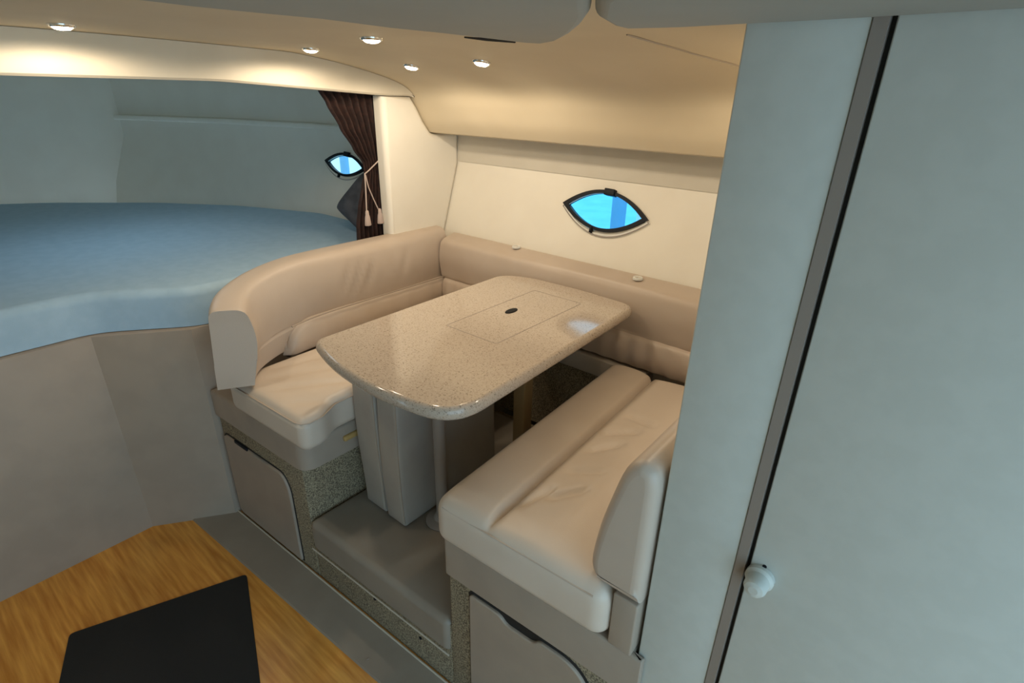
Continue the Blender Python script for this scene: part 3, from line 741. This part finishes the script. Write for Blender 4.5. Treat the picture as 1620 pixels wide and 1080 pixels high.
# pillow leaning in the corner of the berth behind the curtain
def pillow_mesh(w, h, t, n=18):
    V, F = [], []
    for s_ in (1, -1):
        for i in range(n + 1):
            for j in range(n + 1):
                a, b = -1 + 2 * i / n, -1 + 2 * j / n
                d = max(0.0, (1 - a ** 4)) ** 0.5 * max(0.0, (1 - b ** 4)) ** 0.5
                cr_ = 1 - 0.10 * (a * a * b * b) ** 1.5
                pin = 1 - 0.10 * (abs(a) ** 1.0 * (1 - abs(b)) * 0 + (1 - a * a) * (abs(b) ** 3) + (1 - b * b) * (abs(a) ** 3)) * 0.8
                wv = 1 + 0.08 * math.sin(a * 9) * math.sin(b * 7)
                V.append((a * w * pin * cr_, s_ * t * d * wv, b * h * pin * cr_))
    M = (n + 1) ** 2
    for i in range(n):
        for j in range(n):
            q = (i * (n + 1) + j, (i + 1) * (n + 1) + j, (i + 1) * (n + 1) + j + 1, i * (n + 1) + j + 1)
            F.append(q); F.append(tuple(M + k for k in reversed(q)))
    edge = [(0, j) for j in range(n)] + [(i, n) for i in range(n)] + [(n, j) for j in range(n, 0, -1)] + [(i, 0) for i in range(n, 0, -1)]
    for k in range(len(edge)):
        a = edge[k][0] * (n + 1) + edge[k][1]; e2 = edge[(k + 1) % len(edge)]; b = e2[0] * (n + 1) + e2[1]
        F.append((a, b, M + b, M + a))
    return V, F
V, F = pillow_mesh(0.125, 0.100, 0.062)
RM = Matrix.Rotation(math.radians(28), 3, 'Z') @ Matrix.Rotation(math.radians(-20), 3, 'X') @ Matrix.Rotation(math.radians(-52), 3, 'Y')
V = [RM @ Vector(v) for v in V]; zmin = min(v.z for v in V)
V = [v + Vector((-2.165, 1.550, 0.934 - zmin)) for v in V]
tag(make('pillow', V, F, 'pillow', angle=60), 'dark grey pillow leaning behind the brown curtain', 'pillow')

a, b = hit(402, 1000, 2, 0.0), hit(412, 1080, 2, 0.0); d_ = (b - a).normalized()
q0, q1 = a - d_ * 0.25, a + d_ * 0.9; nn = Vector((d_.y, -d_.x, 0)); nn = nn if nn.x < 0 else -nn
nn = nn if (nn.y < 0) else nn
pm = [q0[:2], q1[:2], (q1 + nn * 0.5)[:2], (q0 + nn * 0.5)[:2]]
tag(make('floor_mat', *prism(roundpoly(pm, 0.015, 3), lambda a, b, d: (a, b, d), 0.008, 0.0005, 0.003, 2), 'mat_black', angle=40), 'black floor mat lying on the wooden sole', 'mat')

# ================================================================== OUTSIDE
tag(make('water_surface', *box(-14, 8, 2.1, 16, -0.05, 0.0), 'water', smooth=False), 'blue harbour water outside the portholes', 'water', kind='stuff')
pg = thing('mooring_piling', (-1.80, 3.3, 0.0), 'blue painted mooring piling outside the porthole', 'piling')
make('shaft', *lathe([(0.05, 0.0), (0.048, 1.9), (0.03, 1.95), (0.005, 1.98)], (-1.80, 3.3, 0.0), 20), 'piling', pg)
make('band', *lathe([(0.052, 1.55), (0.052, 1.63)], (-1.80, 3.3, 0.0), 20), 'white_hull', pg)
h2 = [(-1.93, 3.75), (1.8, 3.7), (2.6, 4.2), (1.8, 4.9), (-1.93, 4.9)]
nb2 = tag(make('neighbouring_boat', *prism(roundpoly(h2, 0.1, 4), lambda a, b, d: (a, b, d), 1.3, 0.0, 0.03, 3), 'white_hull', smooth=False), 'white boat moored behind the blue piling', 'boat')
make('rub_rail', *tube([(-1.9, 3.73, 1.15), (0, 3.705, 1.15), (1.75, 3.68, 1.15)], 0.02, 8), 'piling', nb2)
hl = [(-9.0, 3.4), (-8.2, 3.0), (-4.2, 2.9), (-3.9, 3.0), (-3.9, 4.4), (-8.2, 4.3)]
V, F = prism(roundpoly(hl, 0.2, 4), lambda a, b, d: (a, b + (0.12 * (1.5 - d)), d), 1.5, 0.0, 0.04, 3)
nb = tag(make('neighbouring_boat', V, F, 'white_hull', smooth=False), 'white hull of the boat moored alongside', 'boat')
make('rub_rail', *tube([(-3.9, 3.03, 1.3), (-4.2, 2.93, 1.3), (-8.2, 3.03, 1.3)], 0.03, 8), 'piling', nb)
pv = hit(545, 260, 1, 2.6)
pg2 = thing('mooring_piling', (pv.x, 2.6, 0.0), 'slim pale blue mooring pole outside the berth porthole', 'piling')
make('shaft', *lathe([(0.035, 0.0), (0.034, 1.8), (0.02, 1.84), (0.005, 1.86)], (pv.x, 2.6, 0.0), 16), 'piling', pg2)
make('band', *lathe([(0.037, 1.5), (0.037, 1.56)], (pv.x, 2.6, 0.0), 16), 'white_hull', pg2)
